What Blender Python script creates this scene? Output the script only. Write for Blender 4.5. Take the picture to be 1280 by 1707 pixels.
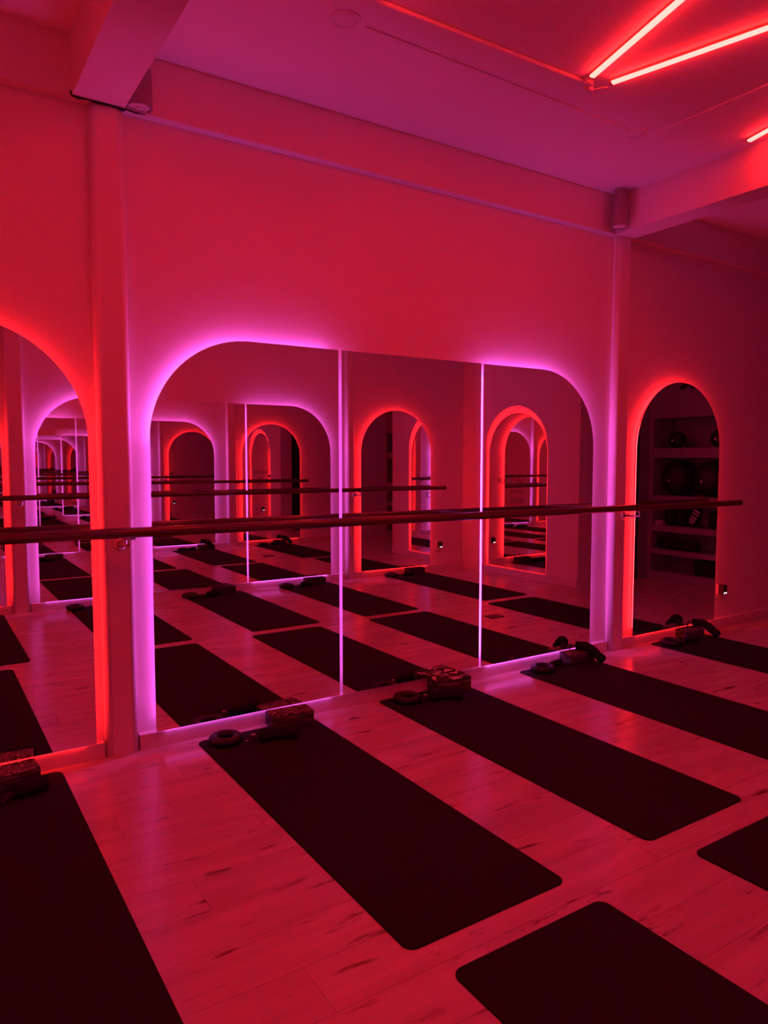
import bpy, bmesh, math, random
from mathutils import Vector, Matrix
random.seed(7)
for o in list(bpy.data.objects):
    bpy.data.objects.remove(o)
S = bpy.context.scene
COL = S.collection
R = math.radians

# ------------------------------------------------------------------ camera, world, exposure
# the mirrored wall is y = 0, the room lies at y < 0, x runs along the wall; D(d) = distance from the camera row
def D(d):
    return d - 3.5

CAM_H = 1.38
cam = bpy.data.cameras.new('camera')
cam.sensor_fit = 'VERTICAL'
cam.sensor_height = 36.0
cam.lens = 1208.75 / 1707 * 36.0
cam.clip_start = 0.02
camo = bpy.data.objects.new('camera', cam)
COL.objects.link(camo)
camo.location = (0, -3.5, CAM_H)
camo.rotation_euler = (R(90 - 4.065), R(0.0), R(-32.968))
S.camera = camo

w = bpy.data.worlds.new('world')
S.world = w
w.use_nodes = True
w.node_tree.nodes['Background'].inputs[0].default_value = (0.02, 0.002, 0.003, 1)
w.node_tree.nodes['Background'].inputs[1].default_value = 0.2

S.view_settings.view_transform = 'Standard'
S.view_settings.look = 'None'
S.view_settings.gamma = 1.0
S.view_settings.use_curve_mapping = False
S.view_settings.exposure = 0.20
S.cycles.max_bounces = 16
S.cycles.glossy_bounces = 14
S.cycles.diffuse_bounces = 4
S.cycles.transmission_bounces = 4
S.cycles.sample_clamp_indirect = 4.0
S.cycles.blur_glossy = 0.5

RED_LED = (1.0, 0.012, 0.018)
VIOLET_LED = (0.80, 0.095, 0.76)
TUBE_RED = (1.0, 0.0160, 0.0135)
P_RED, P_VIOLET, P_TUBE = 16.0, 17.0, 40.0


# ------------------------------------------------------------------ materials
def new_mat(name):
    m = bpy.data.materials.new(name)
    m.use_nodes = True
    nt = m.node_tree
    return m, nt, nt.nodes['Principled BSDF']


def node(nt, t, **kw):
    n = nt.nodes.new(t)
    for k, v in kw.items():
        setattr(n, k, v)
    return n


def plain(name, col, rough=0.6, metal=0.0, spec=0.5, bump=0.0, bscale=80.0, vary=0.0):
    m, nt, b = new_mat(name)
    b.inputs['Base Color'].default_value = (*col, 1)
    b.inputs['Roughness'].default_value = rough
    b.inputs['Metallic'].default_value = metal
    b.inputs['Specular IOR Level'].default_value = spec
    if bump or vary:
        tc = node(nt, 'ShaderNodeTexCoord')
        no = node(nt, 'ShaderNodeTexNoise')
        no.inputs['Scale'].default_value = bscale
        no.inputs['Detail'].default_value = 4
        nt.links.new(tc.outputs['Object'], no.inputs['Vector'])
        if bump:
            bp = node(nt, 'ShaderNodeBump')
            bp.inputs['Strength'].default_value = bump
            bp.inputs['Distance'].default_value = 0.004
            nt.links.new(no.outputs['Fac'], bp.inputs['Height'])
            nt.links.new(bp.outputs['Normal'], b.inputs['Normal'])
        if vary:
            cr = node(nt, 'ShaderNodeValToRGB')
            cr.color_ramp.elements[0].color = (*[c * (1 - vary) for c in col], 1)
            cr.color_ramp.elements[1].color = (*[min(1, c * (1 + vary)) for c in col], 1)
            nt.links.new(no.outputs['Fac'], cr.inputs[0])
            nt.links.new(cr.outputs[0], b.inputs['Base Color'])
    return m


def emitter(name, col, strength):
    m = bpy.data.materials.new(name)
    m.use_nodes = True
    nt = m.node_tree
    nt.nodes.remove(nt.nodes['Principled BSDF'])
    e = node(nt, 'ShaderNodeEmission')
    e.inputs[0].default_value = (*col, 1)
    e.inputs[1].default_value = strength
    nt.links.new(e.outputs[0], nt.nodes['Material Output'].inputs[0])
    return m


M = {}
M['wall'] = plain('wall_paint', (0.80, 0.76, 0.74), 0.55, bump=0.035, bscale=45, spec=0.3)
M['ceiling'] = plain('ceiling_paint', (0.87, 0.83, 0.82), 0.7, bump=0.05, bscale=30, spec=0.2)
M['baseboard'] = plain('baseboard_paint', (0.74, 0.68, 0.66), 0.45, bump=0.05, vary=0.08, bscale=25)
M['mat'] = plain('mat_rubber', (0.020, 0.016, 0.017), 0.85, bump=0.25, bscale=600, spec=0.15)
M['rubber'] = plain('black_rubber', (0.010, 0.009, 0.010), 0.55, bump=0.05, bscale=200)
M['fabric'] = plain('black_fabric', (0.016, 0.014, 0.016), 0.9, bump=0.3, bscale=400, spec=0.2)
M['strap'] = plain('strap_webbing', (0.03, 0.028, 0.03), 0.7, bump=0.2, bscale=700)
M['tag'] = plain('pale_tag', (0.7, 0.7, 0.7), 0.5, vary=0.05)
M['steel'] = plain('brushed_steel', (0.62, 0.60, 0.60), 0.28, metal=1.0, bump=0.03, bscale=200)
M['black'] = plain('black_paint', (0.008, 0.008, 0.009), 0.6, bump=0.03)
M['plastic_white'] = plain('white_plastic', (0.72, 0.70, 0.70), 0.4, vary=0.03)
M['plastic_black'] = plain('black_plastic', (0.012, 0.012, 0.013), 0.35, bump=0.03)
M['backing'] = plain('mirror_backing', (0.75, 0.72, 0.72), 0.6, vary=0.04)
M['lamp_body'] = plain('lamp_grey', (0.30, 0.26, 0.27), 0.5, bump=0.02)
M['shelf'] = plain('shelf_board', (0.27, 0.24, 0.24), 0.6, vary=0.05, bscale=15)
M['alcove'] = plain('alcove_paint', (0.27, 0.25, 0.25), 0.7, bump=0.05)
M['towel'] = plain('pale_towel', (0.55, 0.52, 0.52), 0.95, bump=0.4, bscale=300)
M['crack'] = plain('dark_crack', (0.02, 0.012, 0.012), 0.9, vary=0.3)
M['ink'] = plain('mirror_lettering', (0.10, 0.09, 0.09), 0.6, vary=0.02)
M['hatch'] = plain('floor_plate', (0.05, 0.045, 0.045), 0.5, bump=0.1)
for part, kr, kv in (('foot', 0.85, 0.42), ('foot_right', 0.40, 0.75), ('side', 1.7, 0.95), ('side_right', 3.0, 2.0), ('arch', 2.2, 3.0)):
    M['led_red_' + part] = emitter('red_led_' + part, RED_LED, P_RED * kr)
    M['led_violet_' + part] = emitter('violet_led_' + part, VIOLET_LED, P_VIOLET * kv)
M['tube'] = emitter('red_tube', TUBE_RED, P_TUBE)
M['dot'] = emitter('white_indicator', (0.9, 0.95, 1.0), 6.0)


def mirror_mat():
    m = bpy.data.materials.new('mirror_glass')
    m.use_nodes = True
    nt = m.node_tree
    nt.nodes.remove(nt.nodes['Principled BSDF'])
    g = node(nt, 'ShaderNodeBsdfGlossy')
    g.inputs['Color'].default_value = (0.90, 0.87, 0.88, 1)
    g.inputs['Roughness'].default_value = 0.0
    nt.links.new(g.outputs[0], nt.nodes['Material Output'].inputs[0])
    return m


M['mirror'] = mirror_mat()


def barre_mat():
    m, nt, b = new_mat('varnished_wood_rail')
    tc = node(nt, 'ShaderNodeTexCoord')
    mp = node(nt, 'ShaderNodeMapping')
    mp.inputs['Scale'].default_value = (3, 60, 60)
    no = node(nt, 'ShaderNodeTexNoise')
    no.inputs['Scale'].default_value = 2
    cr = node(nt, 'ShaderNodeValToRGB')
    cr.color_ramp.elements[0].color = (0.065, 0.028, 0.018, 1)
    cr.color_ramp.elements[1].color = (0.11, 0.048, 0.028, 1)
    nt.links.new(tc.outputs['Object'], mp.inputs[0])
    nt.links.new(mp.outputs[0], no.inputs['Vector'])
    nt.links.new(no.outputs['Fac'], cr.inputs[0])
    nt.links.new(cr.outputs[0], b.inputs['Base Color'])
    b.inputs['Roughness'].default_value = 0.17
    b.inputs['Specular IOR Level'].default_value = 0.6
    return m


M['barre'] = barre_mat()


def floor_mat():
    m, nt, b = new_mat('pale_wood_plank')
    L = nt.links.new
    tc = node(nt, 'ShaderNodeTexCoord')
    oi = node(nt, 'ShaderNodeObjectInfo')
    off = node(nt, 'ShaderNodeVectorMath', operation='SCALE')
    cmb = node(nt, 'ShaderNodeCombineXYZ')
    L(oi.outputs['Random'], cmb.inputs[0]); L(oi.outputs['Random'], cmb.inputs[1])
    L(cmb.outputs[0], off.inputs[0]); off.inputs['Scale'].default_value = 37.0
    add = node(nt, 'ShaderNodeVectorMath', operation='ADD')
    L(tc.outputs['Object'], add.inputs[0]); L(off.outputs[0], add.inputs[1])
    # long soft grain
    mp = node(nt, 'ShaderNodeMapping'); mp.inputs['Scale'].default_value = (1.1, 8, 1)
    L(add.outputs[0], mp.inputs[0])
    n1 = node(nt, 'ShaderNodeTexNoise'); n1.inputs['Scale'].default_value = 1.6; n1.inputs['Detail'].default_value = 7
    n1.inputs['Distortion'].default_value = 0.6
    L(mp.outputs[0], n1.inputs['Vector'])
    cr = node(nt, 'ShaderNodeValToRGB')
    cr.color_ramp.elements[0].position = 0.30; cr.color_ramp.elements[0].color = (0.52, 0.42, 0.36, 1)
    cr.color_ramp.elements[1].position = 0.62; cr.color_ramp.elements[1].color = (0.66, 0.55, 0.48, 1)
    L(n1.outputs['Fac'], cr.inputs[0])
    # plank to plank tone
    mr = node(nt, 'ShaderNodeMapRange'); mr.inputs[3].default_value = 0.92; mr.inputs[4].default_value = 1.05
    L(oi.outputs['Random'], mr.inputs[0])
    mul = node(nt, 'ShaderNodeMix', data_type='RGBA', blend_type='MULTIPLY'); mul.inputs[0].default_value = 1
    L(cr.outputs[0], mul.inputs[6]); L(mr.outputs[0], mul.inputs[7])
    # dark knots and drying marks, stretched along the plank
    mp2 = node(nt, 'ShaderNodeMapping'); mp2.inputs['Scale'].default_value = (2.6, 11, 1)
    L(add.outputs[0], mp2.inputs[0])
    n2 = node(nt, 'ShaderNodeTexNoise'); n2.inputs['Scale'].default_value = 1.5; n2.inputs['Detail'].default_value = 3
    n2.inputs['Roughness'].default_value = 0.55
    L(mp2.outputs[0], n2.inputs['Vector'])
    cr2 = node(nt, 'ShaderNodeValToRGB')
    cr2.color_ramp.elements[0].position = 0.62; cr2.color_ramp.elements[0].color = (1, 1, 1, 1)
    cr2.color_ramp.elements[1].position = 0.73; cr2.color_ramp.elements[1].color = (0.22, 0.16, 0.15, 1)
    L(n2.outputs['Fac'], cr2.inputs[0])
    mul2 = node(nt, 'ShaderNodeMix', data_type='RGBA', blend_type='MULTIPLY'); mul2.inputs[0].default_value = 1
    L(mul.outputs[2], mul2.inputs[6]); L(cr2.outputs[0], mul2.inputs[7])
    L(mul2.outputs[2], b.inputs['Base Color'])
    b.inputs['Roughness'].default_value = 0.24
    b.inputs['Specular IOR Level'].default_value = 0.5
    bp = node(nt, 'ShaderNodeBump'); bp.inputs['Strength'].default_value = 0.06; bp.inputs['Distance'].default_value = 0.003
    L(n1.outputs['Fac'], bp.inputs['Height']); L(bp.outputs[0], b.inputs['Normal'])
    return m


M['floor'] = floor_mat()
M['subfloor'] = plain('subfloor', (0.10, 0.07, 0.06), 0.9, vary=0.1)


def marble_mat(name, scale, lo, hi, dark, light, dist=3.0):
    """foam block: swirled print on the top skin, darker layered foam on the sides"""
    m, nt, b = new_mat(name)
    L = nt.links.new
    tc = node(nt, 'ShaderNodeTexCoord')
    n0 = node(nt, 'ShaderNodeTexNoise'); n0.inputs['Scale'].default_value = scale
    n0.inputs['Detail'].default_value = 2; n0.inputs['Distortion'].default_value = dist
    L(tc.outputs['Object'], n0.inputs['Vector'])
    cr = node(nt, 'ShaderNodeValToRGB')
    cr.color_ramp.elements[0].position = lo; cr.color_ramp.elements[0].color = (*dark, 1)
    cr.color_ramp.elements[1].position = hi; cr.color_ramp.elements[1].color = (*light, 1)
    L(n0.outputs['Fac'], cr.inputs[0])
    mp = node(nt, 'ShaderNodeMapping'); mp.inputs['Scale'].default_value = (8, 8, 95)
    L(tc.outputs['Object'], mp.inputs[0])
    n1 = node(nt, 'ShaderNodeTexNoise'); n1.inputs['Scale'].default_value = 1.0; n1.inputs['Detail'].default_value = 2
    L(mp.outputs[0], n1.inputs['Vector'])
    cs = node(nt, 'ShaderNodeValToRGB')
    cs.color_ramp.elements[0].position = 0.52; cs.color_ramp.elements[0].color = (0.035, 0.025, 0.026, 1)
    cs.color_ramp.elements[1].position = 0.68; cs.color_ramp.elements[1].color = (*[c * 0.45 for c in light], 1)
    L(n1.outputs['Fac'], cs.inputs[0])
    sp = node(nt, 'ShaderNodeSeparateXYZ'); L(tc.outputs['Generated'], sp.inputs[0])
    gt = node(nt, 'ShaderNodeMath', operation='GREATER_THAN'); gt.inputs[1].default_value = 0.95
    L(sp.outputs[2], gt.inputs[0])
    mx = node(nt, 'ShaderNodeMix', data_type='RGBA')
    L(gt.outputs[0], mx.inputs[0]); L(cs.outputs[0], mx.inputs[6]); L(cr.outputs[0], mx.inputs[7])
    L(mx.outputs[2], b.inputs['Base Color'])
    b.inputs['Roughness'].default_value = 0.75
    return m


M['swirl_fine'] = marble_mat('fine_swirl_foam', 22, 0.50, 0.60, (0.02, 0.015, 0.015), (0.50, 0.40, 0.36), 5.0)
M['swirl_big'] = marble_mat('bold_swirl_foam', 13, 0.49, 0.53, (0.015, 0.012, 0.013), (0.78, 0.72, 0.72), 1.6)
M['swirl_mid'] = marble_mat('streaked_foam', 24, 0.48, 0.60, (0.025, 0.02, 0.022), (0.50, 0.44, 0.44), 5.0)
M['swirl_dark'] = marble_mat('dark_swirl_foam', 20, 0.55, 0.70, (0.015, 0.012, 0.013), (0.16, 0.13, 0.13), 3.0)


# ------------------------------------------------------------------ mesh helpers
def link(name, bm, mat, parent=None, smooth=False, loc=(0, 0, 0), rot=(0, 0, 0)):
    me = bpy.data.meshes.new(name)
    bmesh.ops.recalc_face_normals(bm, faces=bm.faces)
    bm.to_mesh(me)
    bm.free()
    if smooth:
        for p in me.polygons:
            p.use_smooth = True
    me.materials.append(mat)
    o = bpy.data.objects.new(name, me)
    COL.objects.link(o)
    o.location = loc
    o.rotation_euler = rot
    if parent:
        o.parent = parent
    return o


def box(bm, x0, x1, y0, y1, z0, z1, bev=0.0, seg=2, which=None):
    r = bmesh.ops.create_cube(bm, size=1)
    vs = r['verts']
    for v in vs:
        v.co = Vector((x0 + (v.co.x + .5) * (x1 - x0), y0 + (v.co.y + .5) * (y1 - y0), z0 + (v.co.z + .5) * (z1 - z0)))
    if bev:
        es = {e for v in vs for e in v.link_edges}
        if which == 'vertical':
            es = {e for e in es if abs(e.verts[0].co.z - e.verts[1].co.z) > 1e-6}
        bmesh.ops.bevel(bm, geom=list(es), offset=bev, segments=seg, affect='EDGES', profile=0.5)


def prism(bm, pts, y0, y1):
    """outline in x,z extruded from y0 to y1"""
    a = [bm.verts.new((x, y0, z)) for x, z in pts]
    b = [bm.verts.new((x, y1, z)) for x, z in pts]
    n = len(pts)
    f1 = bm.faces.new(a)
    f2 = bm.faces.new(b[::-1])
    for i in range(n):
        bm.faces.new((a[i], b[i], b[(i + 1) % n], a[(i + 1) % n]))
    bm.normal_update()
    bmesh.ops.triangulate(bm, faces=[f1, f2])


def prism_z(bm, pts, z0, z1):
    a = [bm.verts.new((x, y, z0)) for x, y in pts]
    b = [bm.verts.new((x, y, z1)) for x, y in pts]
    n = len(pts)
    bm.faces.new(a)
    bm.faces.new(b[::-1])
    for i in range(n):
        bm.faces.new((a[i], b[i], b[(i + 1) % n], a[(i + 1) % n]))


def tube(bm, pts, r, n=12, cap=True):
    pts = [Vector(p) for p in pts]
    rings = []
    for i, p in enumerate(pts):
        t = (pts[min(i + 1, len(pts) - 1)] - pts[max(i - 1, 0)]).normalized()
        a = Vector((0, 0, 1)) if abs(t.z) < 0.9 else Vector((1, 0, 0))
        u = t.cross(a).normalized()
        v = t.cross(u).normalized()
        rr = r[i] if isinstance(r, (list, tuple)) else r
        rings.append([bm.verts.new(p + (u * math.cos(2 * math.pi * k / n) + v * math.sin(2 * math.pi * k / n)) * rr) for k in range(n)])
    for A, B in zip(rings, rings[1:]):
        for k in range(n):
            bm.faces.new((A[k], A[(k + 1) % n], B[(k + 1) % n], B[k]))
    if cap:
        bm.faces.new(rings[0][::-1])
        bm.faces.new(rings[-1])


def lathe(bm, prof, n=24, axis='z', origin=(0, 0, 0)):
    rings = []
    o = Vector(origin)
    for r, h in prof:
        ring = []
        for k in range(n):
            a = 2 * math.pi * k / n
            if axis == 'z':
                p = Vector((r * math.cos(a), r * math.sin(a), h))
            elif axis == 'y':
                p = Vector((r * math.cos(a), h, r * math.sin(a)))
            else:
                p = Vector((h, r * math.cos(a), r * math.sin(a)))
            ring.append(bm.verts.new(o + p))
        rings.append(ring)
    for A, B in zip(rings, rings[1:]):
        for k in range(n):
            bm.faces.new((A[k], A[(k + 1) % n], B[(k + 1) % n], B[k]))
    bm.faces.new(rings[0][::-1])
    bm.faces.new(rings[-1])


def empty(name, loc=(0, 0, 0), rotz=0.0):
    o = bpy.data.objects.new(name, None)
    o.empty_display_size = 0.1
    COL.objects.link(o)
    o.location = loc
    o.rotation_euler = (0, 0, rotz)
    return o


def tag(o, label, cat, group=None):
    o['label'] = label
    o['category'] = cat
    if group:
        o['group'] = group
    return o


def struct(o, label, cat='wall'):
    o['kind'] = 'structure'
    o['label'] = label
    o['category'] = cat
    return o


def copy_tree(o, parent=None):
    c = o.copy()
    COL.objects.link(c)
    c.parent = parent
    for ch in o.children:
        copy_tree(ch, c)
    return c


# ------------------------------------------------------------------ room shell
CEIL = 3.20
LEDGE = 2.945
OPP = D(-0.39)          # face of the opposite wall
XL, XR = -2.2, 7.7
COLS = [(0.705, 0.853), (4.185, 4.335)]
PROUD = 0.055           # columns, top band and baseboards stand this far off the wall


def sbox(name, label, cat, mat, *a, **k):
    bm = bmesh.new()
    box(bm, *a, **k)
    return struct(link(name, bm, mat), label, cat)


# floor with planks running along x
fl = sbox('floor', 'pale wood plank floor of the studio', 'floor', M['subfloor'], XL, XR, OPP - 0.2, 0.2, -0.06, -0.011)
PW, PL = 0.192, 1.29
pmesh = {}
y = OPP - 0.02
row = 0
while y < 0.02:
    x = XL - (row * 0.47 % PL)
    while x < XR:
        x0, x1 = max(x, XL), min(x + PL, XR)
        if x1 - x0 > 0.05:
            ln = round(x1 - x0, 3)
            if ln not in pmesh:
                bm = bmesh.new()
                box(bm, 0.0006, ln - 0.0006, 0.0006, PW - 0.0006, -0.011, 0.0)
                ob = link('plank', bm, M['floor'], fl)
                pmesh[ln] = ob.data
            else:
                ob = bpy.data.objects.new('plank', pmesh[ln])
                COL.objects.link(ob)
                ob.parent = fl
            ob.location = (x0, y, 0)
        x += PL
    y += PW
    row += 1

sbox('ceiling', 'painted ceiling of the studio', 'ceiling', M['ceiling'], XL, XR, OPP - 0.2, 0.2, CEIL, CEIL + 0.1)
sbox('wall_back', 'painted wall behind the nearer row of mirrors', 'wall', M['wall'], XL, XR, 0.0, 0.2, 0, CEIL)
sbox('wall_front', 'painted wall across the room behind the farther mirrors', 'wall', M['wall'], XL, 6.4, OPP - 0.2, OPP, 0, CEIL)
sbox('wall_left', 'plain painted end wall left of the mirrors', 'wall', M['wall'], XL - 0.2, XL, OPP - 0.2, 0.2, 0, CEIL)

# slanting end wall with an arched niche
P0 = Vector((5.947, D(0.0), 0))
UD = Vector((0.0436, 0.99905, 0))
ENDROT = math.atan2(-UD.y, -UD.x)        # local x runs towards the opposite wall, local y into the end wall




def end_x(d):                             # local x of a point at distance d
    return -d / UD.y


def arch_pts(cx, r, z0, ztop, n=28):
    zc = ztop - r
    return [(cx + r, z0)] + [(cx + r * math.cos(math.pi * k / n), zc + r * math.sin(math.pi * k / n)) for k in range(n + 1)] + [(cx - r, z0)]


bm = bmesh.new()
xa, xb = end_x(1.48), end_x(-0.42)
N_C, N_R, N_TOP = end_x(0.52), 0.512, 2.02
ap = arch_pts(N_C, N_R, 0.0, N_TOP)
out = [(xa, 0)] + ap[::-1] + [(xb, 0), (xb, CEIL), (xa, CEIL)]
prism(bm, out, 0.0, 0.11)
ew = struct(link('wall_right', bm, M['wall'], loc=P0, rot=(0, 0, ENDROT)), 'painted end wall with a shallow arched niche', 'wall')
bm = bmesh.new()
box(bm, xa, xb, 0.11, 0.24, 0, CEIL)
link('niche_back', bm, M['wall'], ew)
bm = bmesh.new()
box(bm, N_C - N_R + 0.001, N_C + N_R - 0.001, 0.004, 0.11, 0.0, 0.075)
link('niche_ledge', bm, M['baseboard'], ew)
bm = bmesh.new()
box(bm, xa, N_C - N_R, -0.012, 0.0, 0.0, 0.085, bev=0.002)
struct(link('baseboard_right', bm, M['baseboard'], loc=P0, rot=(0, 0, ENDROT)), 'baseboard of the end wall beside the black door', 'baseboard')
bm = bmesh.new()
box(bm, N_C + N_R, end_x(-0.36), -0.012, 0.0, 0.0, 0.085, bev=0.002)
struct(link('baseboard_right', bm, M['baseboard'], loc=P0, rot=(0, 0, ENDROT)), 'baseboard of the end wall in the far corner', 'baseboard')

# return wall, black door, shelf alcove
xe = P0.x + UD.x * (1.48 / UD.y)
bm = bmesh.new()
prism_z(bm, [(xe + 0.001, D(1.48)), (6.17, D(1.48)), (6.17, D(1.28)), (xe + 0.16, D(1.28)), (xe + 0.10, D(1.479))], 0, CEIL)
struct(link('wall_return', bm, M['wall']), 'short return of the end wall beside the black door', 'wall')
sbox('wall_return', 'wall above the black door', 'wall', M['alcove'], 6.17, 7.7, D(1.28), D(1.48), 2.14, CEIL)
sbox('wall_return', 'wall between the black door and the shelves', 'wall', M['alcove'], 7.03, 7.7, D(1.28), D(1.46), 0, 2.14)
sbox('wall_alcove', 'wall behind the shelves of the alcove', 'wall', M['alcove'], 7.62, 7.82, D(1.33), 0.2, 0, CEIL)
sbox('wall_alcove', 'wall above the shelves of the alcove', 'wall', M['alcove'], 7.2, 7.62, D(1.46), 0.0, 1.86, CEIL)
d1 = empty('door_1', (6.60, D(1.44), 0))
struct(d1, 'black door beside the shelf alcove', 'door')
bm = bmesh.new(); box(bm, -0.43, 0.43, -0.02, 0.02, 0.005, 2.135, bev=0.003)
link('door_panel', bm, M['black'], d1)
bm = bmesh.new(); tube(bm, [(-0.36, 0.02, 1.0), (-0.36, 0.06, 1.0), (-0.24, 0.06, 1.0)], 0.008, 10)
link('door_handle', bm, M['plastic_black'], d1)

# columns, beams, top bands
for i, (x0, x1) in enumerate(COLS):
    nm = ('left', 'right')[i]
    for wall, (ya, yb) in (('near', (-PROUD, 0.02)), ('far', (OPP - 0.02, OPP + PROUD))):
        bm = bmesh.new()
        if wall == 'far' and i == 1:
            x1 = 4.288
        box(bm, x0, x1, ya, yb, 0, LEDGE, bev=0.030, seg=6, which='vertical')
        o = link('trim_%d' % (i * 2 + (1 if wall == 'near' else 2)), bm, M['wall'])
        for p in o.data.polygons:
            p.use_smooth = abs(p.normal.z) < 0.5 and p.area < 0.035
        struct(o, '%s painted pilaster of the %s mirror wall' % (nm, wall), 'pilaster')
for i, (x0, x1) in enumerate([(0.635, 0.853), (4.150, 4.340)]):
    sbox('trim_%d' % (5 + i), 'ceiling beam above the %s pilaster' % ('left', 'right')[i], 'beam', M['wall'], x0, x1, OPP, 0.0, LEDGE, CEIL)
k = 7
for x0, x1, nm in [(XL, 0.635, 'left'), (0.853, 4.150, 'middle'), (4.340, 7.2, 'right')]:
    sbox('trim_%d' % k, 'raised band under the ceiling over the %s bay' % nm, 'band', M['wall'], x0, x1, -PROUD, 0.01, LEDGE, CEIL); k += 1
for x0, x1, nm in [(XL, 0.635, 'left'), (0.853, 4.150, 'middle'), (4.340, 5.92, 'right')]:
    sbox('trim_%d' % k, 'raised band under the ceiling over the %s bay opposite' % nm, 'band', M['wall'], x0, x1, OPP - 0.01, OPP + PROUD, LEDGE, CEIL); k += 1

# baseboards, also the ledge that carries the mirrors
BB = 0.074
for x0, x1, nm in [(XL, 0.700, 'left'), (0.859, 4.164, 'middle'), (4.338, 5.47, 'right')]:
    sbox('baseboard_back', 'thick baseboard ledge under the %s mirror' % nm, 'baseboard', M['baseboard'], x0, x1, -0.043, 0.0, 0.0, BB, bev=0.0015)
sbox('baseboard_back', 'plain baseboard right of the last mirror', 'baseboard', M['baseboard'], 5.47, 7.2, -0.040, 0.0, 0.0, BB, bev=0.0015)
for x0, x1, nm in [(XL, 0.700, 'left'), (0.859, 4.164, 'middle'), (4.292, 5.385, 'right')]:
    sbox('baseboard_front', 'thick baseboard ledge under the %s mirror opposite' % nm, 'baseboard', M['baseboard'], x0, x1, OPP, OPP + 0.043, 0.0, BB, bev=0.0015)
sbox('baseboard_front', 'plain baseboard in the far corner opposite', 'baseboard', M['baseboard'], 5.385, 5.93, OPP, OPP + 0.03, 0.0, BB, bev=0.0015)

# dark crack where the left beam meets its pilaster
bm = bmesh.new()
cp = [(0.628, -0.060, 2.962), (0.636, -0.060, 2.946), (0.66, -0.060, 2.940), (0.70, -0.060, 2.944), (0.74, -0.060, 2.941), (0.79, -0.060, 2.943), (0.83, -0.060, 2.940), (0.852, -0.059, 2.936), (0.858, -0.056, 2.944), (0.90, -0.052, 2.942), (0.95, -0.052, 2.943)]
tube(bm, cp, [0.004, 0.007, 0.006, 0.004, 0.006, 0.005, 0.005, 0.006, 0.003, 0.004, 0.001], 6)
struct(link('trim_20', bm, M['crack']), 'dark ragged crack between left beam and pilaster', 'crack')

# ------------------------------------------------------------------ back-lit mirrors
LED_IN = 0.045   # the light strip sits this far inside the edge of the glass
GL = 0.056     # front face of the glass


def outline(x0, x1, z0, z1, rl, rr, inset=0.0, n=22):
    x0 += inset; x1 -= inset; z0 += inset; z1 -= inset
    rl = max(rl - inset, 0) if rl else 0
    rr = max(rr - inset, 0) if rr else 0
    p = [(x0, z0), (x1, z0)]
    if rr:
        p += [(x1 - rr + rr * math.cos(math.pi / 2 * k / n), z1 - rr + rr * math.sin(math.pi / 2 * k / n)) for k in range(n + 1)]
    else:
        p += [(x1, z1)]
    if rl:
        q = [(x0 + rl - rl * math.cos(math.pi / 2 * k / n), z1 - rl + rl * math.sin(math.pi / 2 * k / n)) for k in range(n + 1)][::-1]
        if rr and abs(q[0][0] - p[-1][0]) < 1e-5:
            q = q[1:]
        p += q
    else:
        p += [(x0, z1)]
    return p


def mirror_panel(parent, x0, x1, z0, z1, rl, rr, led=None, y_off=0.0, tone=''):
    bm = bmesh.new()
    prism(bm, outline(x0, x1, z0, z1, rl, rr), y_off - GL, y_off - GL + 0.005)
    g = link('glass_panel', bm, M['mirror'], parent)
    bm = bmesh.new()
    prism(bm, outline(x0, x1, z0, z1, rl, rr, LED_IN + 0.002), y_off - GL + 0.006, y_off - 0.001)
    bk = link('backing', bm, M['backing'], parent)
    if led:
        pts = outline(x0, x1, z0, z1, rl, rr, LED_IN)
        zs = z0 + LED_IN + 0.001
        spring = z1 - max(rl, rr) - 0.02
        n = len(pts)
        # three lengths of strip: along the foot, up the straight sides, over the arch
        runs = [('foot', []), ('side', []), ('side', []), ('arch', [])]
        for i in range(n):
            j = (i + 1) % n
            (xa_, za_), (xb_, zb_) = pts[i], pts[j]
            if abs(za_ - zb_) < 1e-6 and za_ < zs:
                runs[0][1].append((pts[i], pts[j]))
            elif min(za_, zb_) < zs:
                runs[1 if xa_ < (x0 + x1) / 2 else 2][1].append((pts[i], pts[j]))
            else:
                runs[3][1].append((pts[i], pts[j]))
        col = 'violet' if led == 'violet' else 'red'
        for part, segs in runs:
            bm = bmesh.new()
            for (xa_, za_), (xb_, zb_) in segs:
                if part == 'foot':
                    bm.faces.new([bm.verts.new(p) for p in ((xa_, y_off - 0.052, z0 - 0.0015), (xb_, y_off - 0.052, z0 - 0.0015), (xb_, y_off - 0.045, z0 - 0.0015), (xa_, y_off - 0.045, z0 - 0.0015))])
                    continue
                bm.faces.new([bm.verts.new(p) for p in ((xa_, y_off - 0.0235, za_), (xa_, y_off - 0.0115, za_), (xb_, y_off - 0.0115, zb_), (xb_, y_off - 0.0235, zb_))])
            bmesh.ops.remove_doubles(bm, verts=bm.verts, dist=1e-5)
            s = link('light_strip', bm, M['led_%s_%s%s' % (col, part, tone if part != 'arch' else '')], parent)
            s['label'] = col + ' light strip'
    return g


MZ0, MZ1 = 0.080, 1.972


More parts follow.
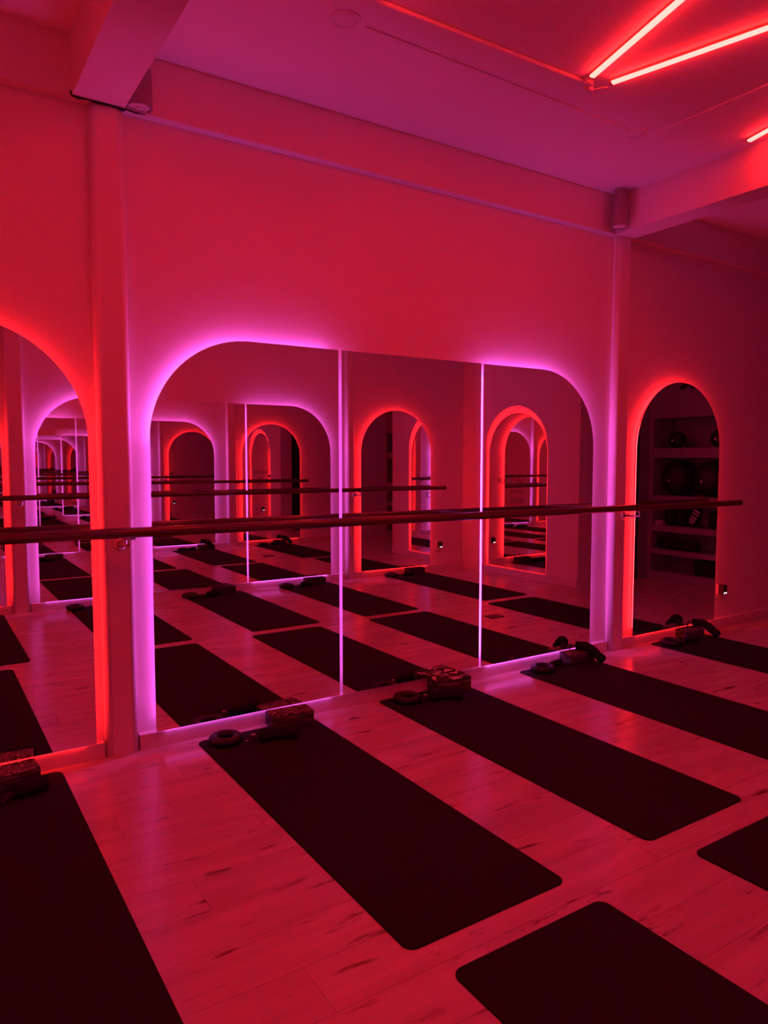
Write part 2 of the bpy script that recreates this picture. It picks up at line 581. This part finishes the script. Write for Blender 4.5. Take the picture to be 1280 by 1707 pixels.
def mirror_wall(origin, rotz, sign, names, C):
    """sign = +1: local x is world x; -1: local x is minus world x"""
    def rng(a, b):
        return (a, b) if sign > 0 else (-b, -a)

    def one(x0, x1, label, led):
        e = empty('arched_mirror', (*(origin + Vector((((x0 + x1) / 2), 0, 0)))[:2], MZ0), rotz)
        tag(e, label, 'mirror', 'back-lit arched mirrors')
        hw = (x1 - x0) / 2
        mirror_panel(e, -hw, hw, 0, MZ1 - MZ0, hw, hw, led)
        return e
    one(-0.345, 0.661, names[0], 'red')
    one(C[0], C[1], names[2], 'red')
    cx = 2.455
    e = empty('wide_arched_mirror', (cx, origin.y, MZ0), rotz)
    tag(e, names[1], 'mirror', 'wide violet-lit mirrors')
    for x0, x1, rl, rr, led, tone in [(0.932, 1.942, .5, 0, 'violet', ''), (1.960, 2.946, 0, 0, None, ''), (2.964, 3.964, 0, .5, 'violet', '_right')]:
        a, b = rng(x0 - cx, x1 - cx)
        if sign < 0:
            rl, rr = rr, rl
        mirror_panel(e, a, b, 0, MZ1 - MZ0, rl, rr, led, tone=tone)


mirror_wall(Vector((0, 0, 0)), 0.0, 1,
            ['red-lit arched mirror at the left edge, left of the first pilaster',
             'wide violet-lit mirror of three panels between the two pilasters',
             'narrow red-lit arched mirror right of the second pilaster'], (4.432, 5.450))
mirror_wall(Vector((0, OPP, 0)), math.pi, -1,
            ['red-lit arched mirror opposite, seen reflected at the left edge',
             'wide violet-lit mirror opposite, seen reflected in the left panel',
             'red-lit arched mirror opposite, seen reflected in the middle panel'], (4.368, 5.370))

em = empty('niche_mirror', P0 + UD * (0.52 / UD.y) + Vector((UD.y, -UD.x, 0)) * 0.096, ENDROT + R(1.5))
em.location.z = 0.084
tag(em, 'red-lit arched mirror with lettering set in the end wall niche', 'mirror')
mirror_panel(em, -0.484, 0.484, 0.0, 1.856, 0.484, 0.484, 'red', tone='_right')
for i, (txt, z, s) in enumerate([('ALLOW YOUR', 1.015, 0.105), ('ANIMA', 0.905, 0.075), ('SOUL', 0.785, 0.105)]):
    cu = bpy.data.curves.new('lettering', 'FONT')
    cu.body = txt
    cu.size = s
    cu.align_x = 'CENTER'
    cu.extrude = 0.0003
    cu.offset = -0.0006
    tmp = bpy.data.objects.new('tmp', cu)
    COL.objects.link(tmp)
    dg = bpy.context.evaluated_depsgraph_get()
    me = bpy.data.meshes.new_from_object(tmp.evaluated_get(dg))
    bpy.data.objects.remove(tmp)
    me.name = 'lettering'
    me.materials.clear(); me.materials.append(M['ink'])
    t = bpy.data.objects.new('lettering', me)
    COL.objects.link(t)
    t.parent = em
    t.location = (0.0, -GL - 0.0006, z)
    t.rotation_euler = (R(90), 0, 0)
    t['label'] = 'line of thin dark lettering on the glass'

# ------------------------------------------------------------------ barres
def barre(name_label, p0, p1, brackets, out):
    """rail from p0 to p1 with brackets (points on the wall face, direction out)"""
    p0, p1 = Vector(p0), Vector(p1)
    e = empty('ballet_barre', (p0.x, p0.y, 0))
    tag(e, name_label, 'barre', 'ballet barres')
    bm = bmesh.new()
    d = (p1 - p0)
    L = d.length
    u = d / L
    r = 0.0235
    pts, rs = [], []
    for s, f in [(0, .55), (.004, .8), (.010, .95), (.018, 1), (L * .5, 1), (L - .018, 1), (L - .010, .95), (L - .004, .8), (L, .55)]:
        pts.append(p0 + u * s - Vector((p0.x, p0.y, 0))); rs.append(r * f)
    tube(bm, pts, rs, 20)
    link('rail', bm, M['barre'], e, smooth=True)
    out = Vector(out)
    for b in brackets:
        b = Vector(b)
        t = (b - p0).dot(u)
        q = p0 + u * t
        q = Vector((q.x, q.y, q.z))
        bm = bmesh.new()
        o = Vector((p0.x, p0.y, 0))
        base = Vector((b.x, b.y, b.z)) - o
        top = q - o
        # wall flange
        fl_ = [base + out * 0.001, base + out * 0.008, base + out * 0.016]
        tube(bm, fl_, [0.030, 0.030, 0.018], 18)
        lo = top + Vector((0, 0, -0.062))
        mid = base + (lo - base) * 0.75
        tube(bm, [base + out * 0.012, mid, lo + Vector((0, 0, 0.004)), top + Vector((0, 0, -0.02))], 0.008, 10)
        bb = link('bracket', bm, M['steel'], e, smooth=True)
        bb['label'] = 'metal wall bracket'
        bm = bmesh.new()
        a = top + Vector((0, 0, -0.024))
        tube(bm, [a - u * 0.028, a + u * 0.028], 0.010, 10)
        link('saddle', bm, M['steel'], bb, smooth=True)
    return e


zl, zr = 1.066, 1.044
by = D(3.30)
barre('long rail in front of the nearer mirrors', (-1.6, by, zl + .002), (5.54, by, zr), [(0.79, -PROUD, 1.0), (4.29, -PROUD, 0.985)], (0, -1, 0))
oy = D(-0.19)
barre('long rail in front of the mirrors opposite', (-1.6, oy, 1.055), (5.50, oy, 1.044), [(0.79, OPP + PROUD, 0.995), (4.28, OPP + PROUD, 0.985)], (0, 1, 0))
# ------------------------------------------------------------------ ceiling fittings
def tube_lamp(x, d, ang, label, L=1.2):
    e = empty('tube_lamp', (x, D(d), CEIL), ang)     # local x runs along the lamp
    tag(e, label, 'lamp', 'red ceiling tubes')
    bm = bmesh.new(); box(bm, 0, L, -0.013, 0.013, -0.014, 0.0, bev=0.002)
    link('housing', bm, M['lamp_body'], e)
    bm = bmesh.new()
    pr = [(-0.015, -0.0142), (-0.015, -0.019), (-0.013, -0.0225), (-0.009, -0.024), (0.009, -0.024), (0.013, -0.0225), (0.015, -0.019), (0.015, -0.0142)]
    a = [bm.verts.new((0.012, y_, z_)) for y_, z_ in pr]
    b = [bm.verts.new((L - 0.012, y_, z_)) for y_, z_ in pr]
    bm.faces.new(a); bm.faces.new(b[::-1])
    for i in range(len(pr)):
        j = (i + 1) % len(pr)
        bm.faces.new((a[i], b[i], b[j], a[j]))
    link('diffuser', bm, M['tube'], e)
    for s in (0.0, L - 0.012):
        bm = bmesh.new(); box(bm, s, s + 0.012, -0.015, 0.015, -0.025, -0.0145, bev=0.002)
        link('end_cap', bm, M['lamp_body'], e)
    return e


aL, aR = math.atan2(-0.966, -0.26), math.atan2(-0.96, 0.28)
tube_lamp(2.756, 2.455, aL, 'left tube of the glowing red pair at the top right')
tube_lamp(2.875, 2.441, aR, 'right tube of the glowing red pair at the top right')
tube_lamp(4.040, 2.442, math.atan2(-.958, -.287), 'red tube cut by the right edge beside the beam')
tube_lamp(1.50, 2.455, aL, 'left tube of the red pair above the frame')
tube_lamp(1.62, 2.441, aR, 'right tube of the red pair above the frame')
tube_lamp(-0.35, 2.455, aL, 'left tube of the red pair in the left bay')
tube_lamp(-0.23, 2.441, aR, 'right tube of the red pair in the left bay')


def ceil_tube(name, label, cat, pts, r, mat):
    e = Vector(pts[0])
    bm = bmesh.new()
    tube(bm, [Vector(p) - e for p in pts], r, 8)
    return tag(link(name, bm, mat, loc=e, smooth=True), label, cat)


def conduit(label, x0, d0, x1, d1, wdt, h):
    v = Vector((x1 - x0, d1 - d0, 0)); L = v.length
    bm = bmesh.new(); box(bm, 0, L, -wdt / 2, wdt / 2, -h, 0, bev=h * 0.35)
    return tag(link('conduit', bm, M['ceiling'], loc=(x0, D(d0), CEIL), rot=(0, 0, math.atan2(v.y, v.x))), label, 'conduit')


conduit('white conduit ending at the glowing tube pair', 1.56, 2.535, 2.775, 2.512, 0.020, 0.018)
conduit('thin conduit between the two round ceiling fittings', 1.668, 2.716, 3.375, 2.732, 0.012, 0.007)
conduit('thin conduit running from the right round fitting into the room', 3.535, 2.66, 3.56, 1.3, 0.018, 0.010)
# connector between the pair of tubes
e = empty('cable_connector', (2.79, D(2.49), CEIL))
tag(e, 'small connector and cable at the tip of the tube pair', 'connector')
bm = bmesh.new(); box(bm, -0.035, 0.015, -0.012, 0.012, -0.03, 0.0, bev=0.004)
link('plug_body', bm, M['plastic_white'], e)
bm = bmesh.new(); box(bm, 0.0, 0.035, 0.004, 0.032, -0.045, -0.020, bev=0.006)
link('plug_body', bm, M['plastic_white'], e)
bm = bmesh.new()
tube(bm, [(-0.035, -0.03, -0.03), (-0.045, -0.005, -0.035), (-0.03, 0.018, -0.035), (0.005, 0.02, -0.034)], 0.004, 8)
tube(bm, [(0.03, 0.016, -0.034), (0.05, -0.005, -0.034), (0.065, -0.018, -0.03), (0.085, -0.035, -0.03)], 0.004, 8)
link('cable', bm, M['plastic_white'], e, smooth=True)

for x, d, lab in [(1.572, 2.717, 'round flush ceiling fitting at the top centre'), (3.451, 2.740, 'round flush ceiling fitting near the right beam')]:
    e = empty('round_downlight', (x, D(d), CEIL))
    tag(e, lab, 'downlight', 'round ceiling fittings')
    bm = bmesh.new(); lathe(bm, [(0.066, 0.0), (0.066, -0.004), (0.060, -0.008), (0.050, -0.009), (0.048, -0.002)], 36)
    link('trim_ring', bm, M['ceiling'], e, smooth=True)
    bm = bmesh.new(); lathe(bm, [(0.047, -0.001), (0.047, -0.004), (0.030, -0.0045)], 36)
    link('cover', bm, M['ceiling'], e, smooth=True)

for x, d, lab in [(0.913, 3.425, 'cylinder ceiling spotlight half hidden by the left beam'), (4.075, 3.35, 'cylinder ceiling spotlight beside the right pilaster')]:
    e = empty('cylinder_spotlight', (x, D(d), CEIL))
    tag(e, lab, 'spotlight', 'cylinder spotlights')
    bm = bmesh.new(); lathe(bm, [(0.056, -0.08), (0.058, -0.082), (0.058, -0.242), (0.056, -0.246), (0.050, -0.247), (0.046, -0.240)], 32)
    link('body', bm, M['lamp_body'], e, smooth=False)
    bm = bmesh.new(); lathe(bm, [(0.045, 0.0), (0.045, -0.081)], 24)
    link('mount', bm, M['lamp_body'], e)
    bm = bmesh.new(); lathe(bm, [(0.046, -0.238), (0.046, -0.2405), (0.030, -0.2435)], 28)
    ln = link('lens', bm, M['plastic_white'], e)
    bm = bmesh.new(); lathe(bm, [(0.014, -0.2435), (0.014, -0.248), (0.010, -0.250)], 16)
    link('bulb', bm, M['plastic_white'], ln)

# ------------------------------------------------------------------ mats
def rrect(x0, x1, y0, y1, r, n=6):
    p = []
    for cx, cy, a0 in [(x1 - r, y0 + r, -90), (x1 - r, y1 - r, 0), (x0 + r, y1 - r, 90), (x0 + r, y0 + r, 180)]:
        p += [(cx + r * math.cos(R(a0 + 90 * k / n)), cy + r * math.sin(R(a0 + 90 * k / n))) for k in range(n + 1)]
    return p


MT = 0.005


def mat(x0, x1, d0, d1, label, skew=0.0, group='exercise mats'):
    w_, l_ = x1 - x0, d1 - d0
    bm = bmesh.new()
    prism_z(bm, rrect(-w_ / 2, w_ / 2, -l_ / 2, l_ / 2, 0.036), 0.0, MT - 0.001)
    prism_z(bm, rrect(-w_ / 2 + .001, w_ / 2 - .001, -l_ / 2 + .001, l_ / 2 - .001, 0.035), MT - 0.001, MT)
    o = link('exercise_mat', bm, M['mat'], loc=((x0 + x1) / 2, D((d0 + d1) / 2), 0.0), rot=(0, 0, skew))
    return tag(o, label, 'mat', group)


mat(-0.115, 0.504, 1.60, 3.410, 'black exercise mat at the left edge by the red-lit mirror')
mat(1.115, 1.748, 1.592, 3.405, 'black exercise mat lying full length in the middle foreground')
mat(2.182, 2.794, 1.604, 3.435, 'black exercise mat below the middle mirror panel')
mat(3.262, 3.892, 1.60, 3.425, 'black exercise mat below the right panel of the violet mirror')
mat(4.600, 5.225, 1.62, 3.425, 'black exercise mat below the narrow arched mirror')
mat(1.163, 1.765, -0.332, 1.466, 'black exercise mat cut off at the bottom right corner')
mat(2.250, 2.868, -0.332, 1.474, 'black exercise mat cut by the right edge of the frame')
mat(0.02, 0.63, -0.332, 1.46, 'black exercise mat next to the camera, seen in the left mirror')
mat(3.305, 3.905, -0.332, 1.478, 'black exercise mat seen only in the mirror, second from far corner')
mat(4.680, 5.270, -0.332, 1.490, 'black exercise mat in the far corner, seen in the mirror')

# ------------------------------------------------------------------ hand props
def ring(x, d, label, rz=0.0, z=MT, tilt=0.0):
    e = empty('weight_ring', (x, D(d), z), rz)
    tag(e, label, 'ring', 'black weight rings')
    bm = bmesh.new()
    RR, rr, n, m_ = 0.060, 0.022, 32, 12
    vs = [[bm.verts.new(((RR + rr * math.cos(2 * math.pi * j / m_)) * math.cos(2 * math.pi * i / n), (RR + rr * math.cos(2 * math.pi * j / m_)) * math.sin(2 * math.pi * i / n), rr + 0.95 * rr * math.sin(2 * math.pi * j / m_))) for j in range(m_)] for i in range(n)]
    for i in range(n):
        for j in range(m_):
            bm.faces.new((vs[i][j], vs[(i + 1) % n][j], vs[(i + 1) % n][(j + 1) % m_], vs[i][(j + 1) % m_]))
    link('ring_body', bm, M['rubber'], e, smooth=True)
    bm = bmesh.new()
    tube(bm, [(math.cos(a) * (RR - rr * .80), math.sin(a) * (RR - rr * .80), rr * 1.50) for a in [2 * math.pi * k / 24 for k in range(25)]], 0.0015, 6, cap=False)
    s = link('seam', bm, M['strap'], e, smooth=True)
    return e


def block(x, d, label, rz, mtl, w_=0.23, l_=0.115, h_=0.072, z=MT):
    bm = bmesh.new()
    box(bm, -w_ / 2, w_ / 2, -l_ / 2, l_ / 2, 0, h_, bev=0.006, seg=3)
    o = link('yoga_block', bm, mtl, loc=(x, D(d), z), rot=(0, 0, rz))
    return tag(o, label, 'yoga block', 'foam yoga blocks')


def ankle(x, d, label, rz, path, z=MT, wd=0.032, tags=True):
    """padded ankle weight: a chain of plump sand pockets along a path (local x,z), with strap and buckle"""
    e = empty('ankle_weight', (x, D(d), z), rz)
    tag(e, label, 'ankle weight', 'black ankle weights')
    bm = bmesh.new()
    P = [Vector(p) for p in path]
    pts, rs = [], []
    for i in range(len(P) - 1):
        for k in range(4):
            t = k / 4
            pts.append(P[i].lerp(P[i + 1], t))
            rs.append(wd * (0.86 + 0.14 * math.sin(math.pi * t) ** 0.6))
    pts.append(P[-1]); rs.append(wd * 0.5)
    rs[0] = wd * 0.5
    tube(bm, pts, rs, 12)
    # flatten onto what carries it
    for v in bm.verts:
        v.co.z = max(v.co.z, 0.0)
    link('padded_cuff', bm, M['fabric'], e, smooth=True)
    a, b = P[0], P[0] + (P[0] - P[1]).normalized() * 0.055
    bm = bmesh.new()
    n_ = (b - a).cross(Vector((0, 0, 1))).normalized() * 0.014
    q = [a, a.lerp(b, .5) + Vector((0, 0, .012)), Vector((b.x, b.y, 0.004))]
    up = Vector((0, 0, 0.003))
    rows = [[bm.verts.new(p + n_), bm.verts.new(p - n_), bm.verts.new(p - n_ + up), bm.verts.new(p + n_ + up)] for p in q]
    for A, B in zip(rows, rows[1:]):
        for k in range(4):
            bm.faces.new((A[k], A[(k + 1) % 4], B[(k + 1) % 4], B[k]))
    bm.faces.new(rows[0]); bm.faces.new(rows[-1][::-1])
    st = link('strap', bm, M['strap'], e)
    if tags:
        bm = bmesh.new()
        c = a.lerp(b, 0.5) + Vector((0, 0, .017))
        box(bm, c.x - .010, c.x + .010, c.y - .006, c.y + .006, c.z, c.z + .0025, bev=.001)
        c2 = Vector((b.x, b.y, 0.008)) + n_ * 1.0
        tg = link('pale_tab', bm, M['tag'], st)
        bm = bmesh.new()
        box(bm, c2.x - .007, c2.x + .007, c2.y - .005, c2.y + .005, c2.z, c2.z + .0025, bev=.001)
        link('pale_tab', bm, M['tag'], st)
        tg['label'] = 'small pale tab on the strap'
    return e


lie = [(0, 0, .024), (.05, .010, .028), (.10, .008, .026), (.15, 0, .026), (.20, -.012, .024)]
short = [(0, 0, .024), (.045, 0, .028), (.09, -.006, .028), (.135, -.016, .026)]
curl = [(-.05, 0, .024), (-.02, .045, .026), (.03, .05, .026), (.06, .01, .026), (.045, -.035, .024)]
drape = [(-.06, .030, .108), (-.03, .005, .112), (0.0, -.045, .104), (.025, -.098, .056), (.045, -.135, .026)]

# second mat from the left
ring(1.232, 3.320, 'black weight ring nearest the left pilaster')
ankle(1.372, 3.245, 'black ankle weight before the finely swirled foam block', R(-14), lie)
block(1.607, 3.385, 'finely swirled dark foam block below the left violet panel', R(-5), M['swirl_fine'])
# third
ring(2.322, 3.335, 'black weight ring in shade below the middle panel')
ankle(2.435, 3.275, 'black ankle weight before the boldly patterned foam block', R(-20), lie)
block(2.655, 3.372, 'foam block with bold pale swirls below the middle panel', R(-5), M['swirl_big'], w_=0.235, l_=0.125, h_=0.085)
# fourth
ring(3.405, 3.340, 'black weight ring below the right violet panel')
ankle(3.505, 3.372, 'black ankle weight strap beside the ring, below the right panel', R(8), [(0, 0, .018), (.045, .004, .02), (.09, .006, .02), (.13, .004, .02)], wd=0.020, tags=False)
block(3.775, 3.385, 'foam block half covered by a cuff near the second pilaster', R(-6), M['swirl_mid'], w_=0.22, l_=0.11)
ankle(3.82, 3.36, 'black cuff draped over the block near the second pilaster', R(0), drape, tags=False)
# fifth
ring(4.715, 3.315, 'black weight ring below the narrow arched mirror')
ankle(4.83, 3.275, 'black ankle weight beside the block below the narrow arch', R(5), short, wd=0.024, tags=False)
block(5.035, 3.380, 'pale streaked foam block below the narrow arched mirror', R(-6), M['swirl_mid'], w_=0.20, l_=0.11, h_=0.072)
ankle(5.13, 3.355, 'black cuff slumped over the block below the narrow arch', R(0), drape, tags=False)
# first
block(0.292, 3.372, 'streaked foam block at the left edge', R(6), M['swirl_mid'], w_=0.225, l_=0.12, h_=0.072)
ankle(0.300, 3.215, 'black ankle weight before the block at the left edge', R(22), short, tags=False)
# the row along the opposite wall, seen in the mirrors
for i, (x, lab) in enumerate([(0.30, 'on the mat beside the camera'), (1.42, 'left of centre in the mirrored row'), (2.50, 'at the centre of the mirrored row'), (3.56, 'right of centre in the mirrored row'), (4.93, 'in the far corner of the mirrored row')]):
    ring(x - 0.21, -0.225, 'black weight ring ' + lab)
    block(x + 0.16, -0.270, 'dark foam block ' + lab, R(4), M['swirl_dark'], l_=0.11)
    ankle(x - 0.06, -0.16, 'black ankle weight ' + lab, R(random.uniform(-15, 0)), short, tags=False)

# small plate on the floor, seen in the mirror
bm = bmesh.new(); prism_z(bm, rrect(-0.075, 0.075, -0.055, 0.055, 0.012), 0.0, 0.007)
tag(link('floor_plate', bm, M['hatch'], loc=(4.27, D(2.10), 0.0), rot=(0, 0, R(6))), 'small dark plate on the open floor, seen in the mirror', 'plate')

# ------------------------------------------------------------------ plug adapters
def adapter(loc, rotz, label, side=1):
    e = empty('plug_adapter', loc, rotz)      # local -y into the room
    tag(e, label, 'adapter', 'plug adapters')
    bm = bmesh.new(); box(bm, -0.042, 0.042, -0.010, 0.0, -0.042, 0.042, bev=0.003)
    link('wall_plate', bm, M['plastic_white'], e)
    bm = bmesh.new(); box(bm, -0.026, 0.026, -0.052, -0.0105, -0.040, 0.036, bev=0.004)
    b = link('adapter_body', bm, M['plastic_black'], e)
    bm = bmesh.new()
    for sx in (-0.012, 0.012):
        box(bm, sx - .004, sx + .004, -0.0535, -0.0525, -0.034, -0.026)
    link('indicator', bm, M['dot'], b)
    bm = bmesh.new()
    s = side
    tube(bm, [(0, -0.03, -0.040), (0.004 * s, -0.03, -0.075), (-0.02 * s, -0.025, -0.10), (-0.06 * s, -0.015, -0.085), (-0.10 * s, -0.012, -0.065), (-0.16 * s, -0.010, -0.062)], 0.0025, 8)
    link('cable', bm, M['plastic_black'], e, smooth=True)
    return e


adapter((5.605, 0.0, 0.315), 0.0, 'black plug adapter on the wall right of the narrow arch')
adapter((5.545, OPP, 0.325), math.pi, 'black plug adapter in the far corner, seen in the mirror', side=-1)

# ------------------------------------------------------------------ shelf alcove
su = empty('shelf_unit', (7.2, D(1.46), 0))
tag(su, 'built-in shelf unit seen dimly in the narrow arched mirror', 'shelf')
SL = 3.5 - 1.46
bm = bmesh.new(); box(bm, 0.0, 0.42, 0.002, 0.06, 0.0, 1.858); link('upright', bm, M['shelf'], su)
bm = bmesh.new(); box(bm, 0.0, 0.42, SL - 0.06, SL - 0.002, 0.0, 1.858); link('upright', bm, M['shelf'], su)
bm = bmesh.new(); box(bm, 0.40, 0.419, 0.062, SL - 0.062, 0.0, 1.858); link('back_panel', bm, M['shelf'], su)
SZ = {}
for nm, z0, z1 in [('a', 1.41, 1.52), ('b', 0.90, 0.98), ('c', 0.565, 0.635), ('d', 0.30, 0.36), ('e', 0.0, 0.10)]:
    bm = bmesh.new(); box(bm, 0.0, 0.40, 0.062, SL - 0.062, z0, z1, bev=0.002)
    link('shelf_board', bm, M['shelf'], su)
    SZ[nm] = z1


def ball(x, d, z, r, label, sq=1.0):
    e = empty('exercise_ball', (x, D(d), z))
    tag(e, label, 'ball', 'exercise balls on the shelves')
    bm = bmesh.new()
    bmesh.ops.create_uvsphere(bm, u_segments=32, v_segments=20, radius=r)
    for v in bm.verts:
        v.co.z = max(v.co.z * sq + r * sq - 0.006, 0)
    link('ball_body', bm, M['rubber'], e, smooth=True)
    bm = bmesh.new(); lathe(bm, [(0.012, -0.004), (0.012, 0.001), (0.008, 0.003)], 14, axis='x', origin=(-r * 0.985, 0, r * sq * 0.85))
    link('valve', bm, M['tag'], e)
    return e


ball(7.33, 1.74, SZ['a'], 0.098, 'small black ball on the top shelf, left')
ball(7.33, 2.27, SZ['a'], 0.105, 'small black ball on the top shelf, right')
ball(7.395, 1.735, SZ['b'], 0.203, 'large black ball on the second shelf, left')
ball(7.395, 2.14, SZ['b'], 0.20, 'large black ball on the second shelf, right')


def roll(d0, d1, x, z, r, label, lie_='y'):
    L = d1 - d0
    e = empty('rolled_mat', (x, D(d0), z))
    tag(e, label, 'rolled mat')
    bm = bmesh.new(); lathe(bm, [(r * .9, 0), (r, .006), (r, L - .006), (r * .9, L)], 24, axis='y', origin=(0, 0, r))
    link('roll_body', bm, M['fabric'], e, smooth=True)
    for t in (.25, .75):
        bm = bmesh.new(); lathe(bm, [(r + .0005, L * t - .012), (r + .003, L * t - .010), (r + .003, L * t + .010), (r + .0005, L * t + .012)], 24, axis='y', origin=(0, 0, r))
        link('band', bm, M['strap'], e, smooth=True)


roll(1.66, 1.92, 7.33, SZ['c'], 0.095, 'thick black roll on the third shelf')
roll(1.56, 2.05, 7.30, SZ['d'], 0.060, 'long thin black roll on the fourth shelf')
bm = bmesh.new(); box(bm, -0.1, 0.1, -0.16, 0.16, 0, 0.19, bev=0.05, seg=4)
for v in bm.verts:
    v.co.x += 0.012 * math.sin(v.co.z * 40); v.co.y *= 1 - 0.5 * v.co.z
bg = link('gym_bag', bm, M['fabric'], loc=(7.34, D(2.18), SZ['e']), smooth=True)
tag(bg, 'slumped black bag on the bottom shelf', 'bag')
bm = bmesh.new(); tube(bm, [(-.02, -.09, .17), (-.04, -.06, .22), (-.04, .06, .22), (-.02, .09, .17)], .008, 8)
link('handle', bm, M['strap'], bg, smooth=True)
bm = bmesh.new(); box(bm, -0.09, 0.09, -0.13, 0.13, 0, 0.20, bev=0.045, seg=4)
b2 = link('gym_bag', bm, M['fabric'], loc=(7.33, D(2.32), SZ['c']), smooth=True)
tag(b2, 'upright black bag on the third shelf', 'bag')
# striped block leaning on the third shelf
e = empty('striped_block', (7.27, D(2.01), SZ['c']))
tag(e, 'dark block with pale bars leaning on the third shelf', 'yoga block')
hold = bmesh.new(); box(hold, -0.03, 0.03, -0.045, 0.045, 0.0, 0.21, bev=0.004)
hb = link('block_body', hold, M['rubber'], e, loc=(0, -.03, .012), rot=(R(-28), 0, 0))
for kz, hw in ((0.045, .030), (0.075, .036), (0.105, .036), (0.150, .038), (0.185, .038)):
    bm = bmesh.new(); box(bm, -0.0315, -0.0305, -hw, hw, kz, kz + 0.014)
    link('pale_bar', bm, M['tag'], hb)
bm = bmesh.new()
for i in range(3):
    box(bm, -0.05, 0.05, -0.05, 0.05, i * 0.018, i * 0.018 + 0.016, bev=0.006)
tag(link('folded_towel', bm, M['towel'], loc=(7.29, D(1.585), SZ['c'])), 'small pale folded towels at the left of the third shelf', 'towel')
# fixture high above the shelves
e = empty('wall_fixture', (7.2, D(2.0), 2.22))
tag(e, 'small black fixture on the wall high above the shelves', 'fixture')
bm = bmesh.new(); box(bm, -0.02, -0.001, -0.07, 0.07, -0.02, 0.02, bev=0.003); link('base', bm, M['plastic_black'], e)
for s in (-1, 1):
    bm = bmesh.new(); tube(bm, [(-0.02, s * .04, 0), (-0.06, s * .055, -.02), (-0.10, s * .07, -.05)], [.008, .02, .026], 12)
    link('head', bm, M['plastic_black'], e, smooth=True)
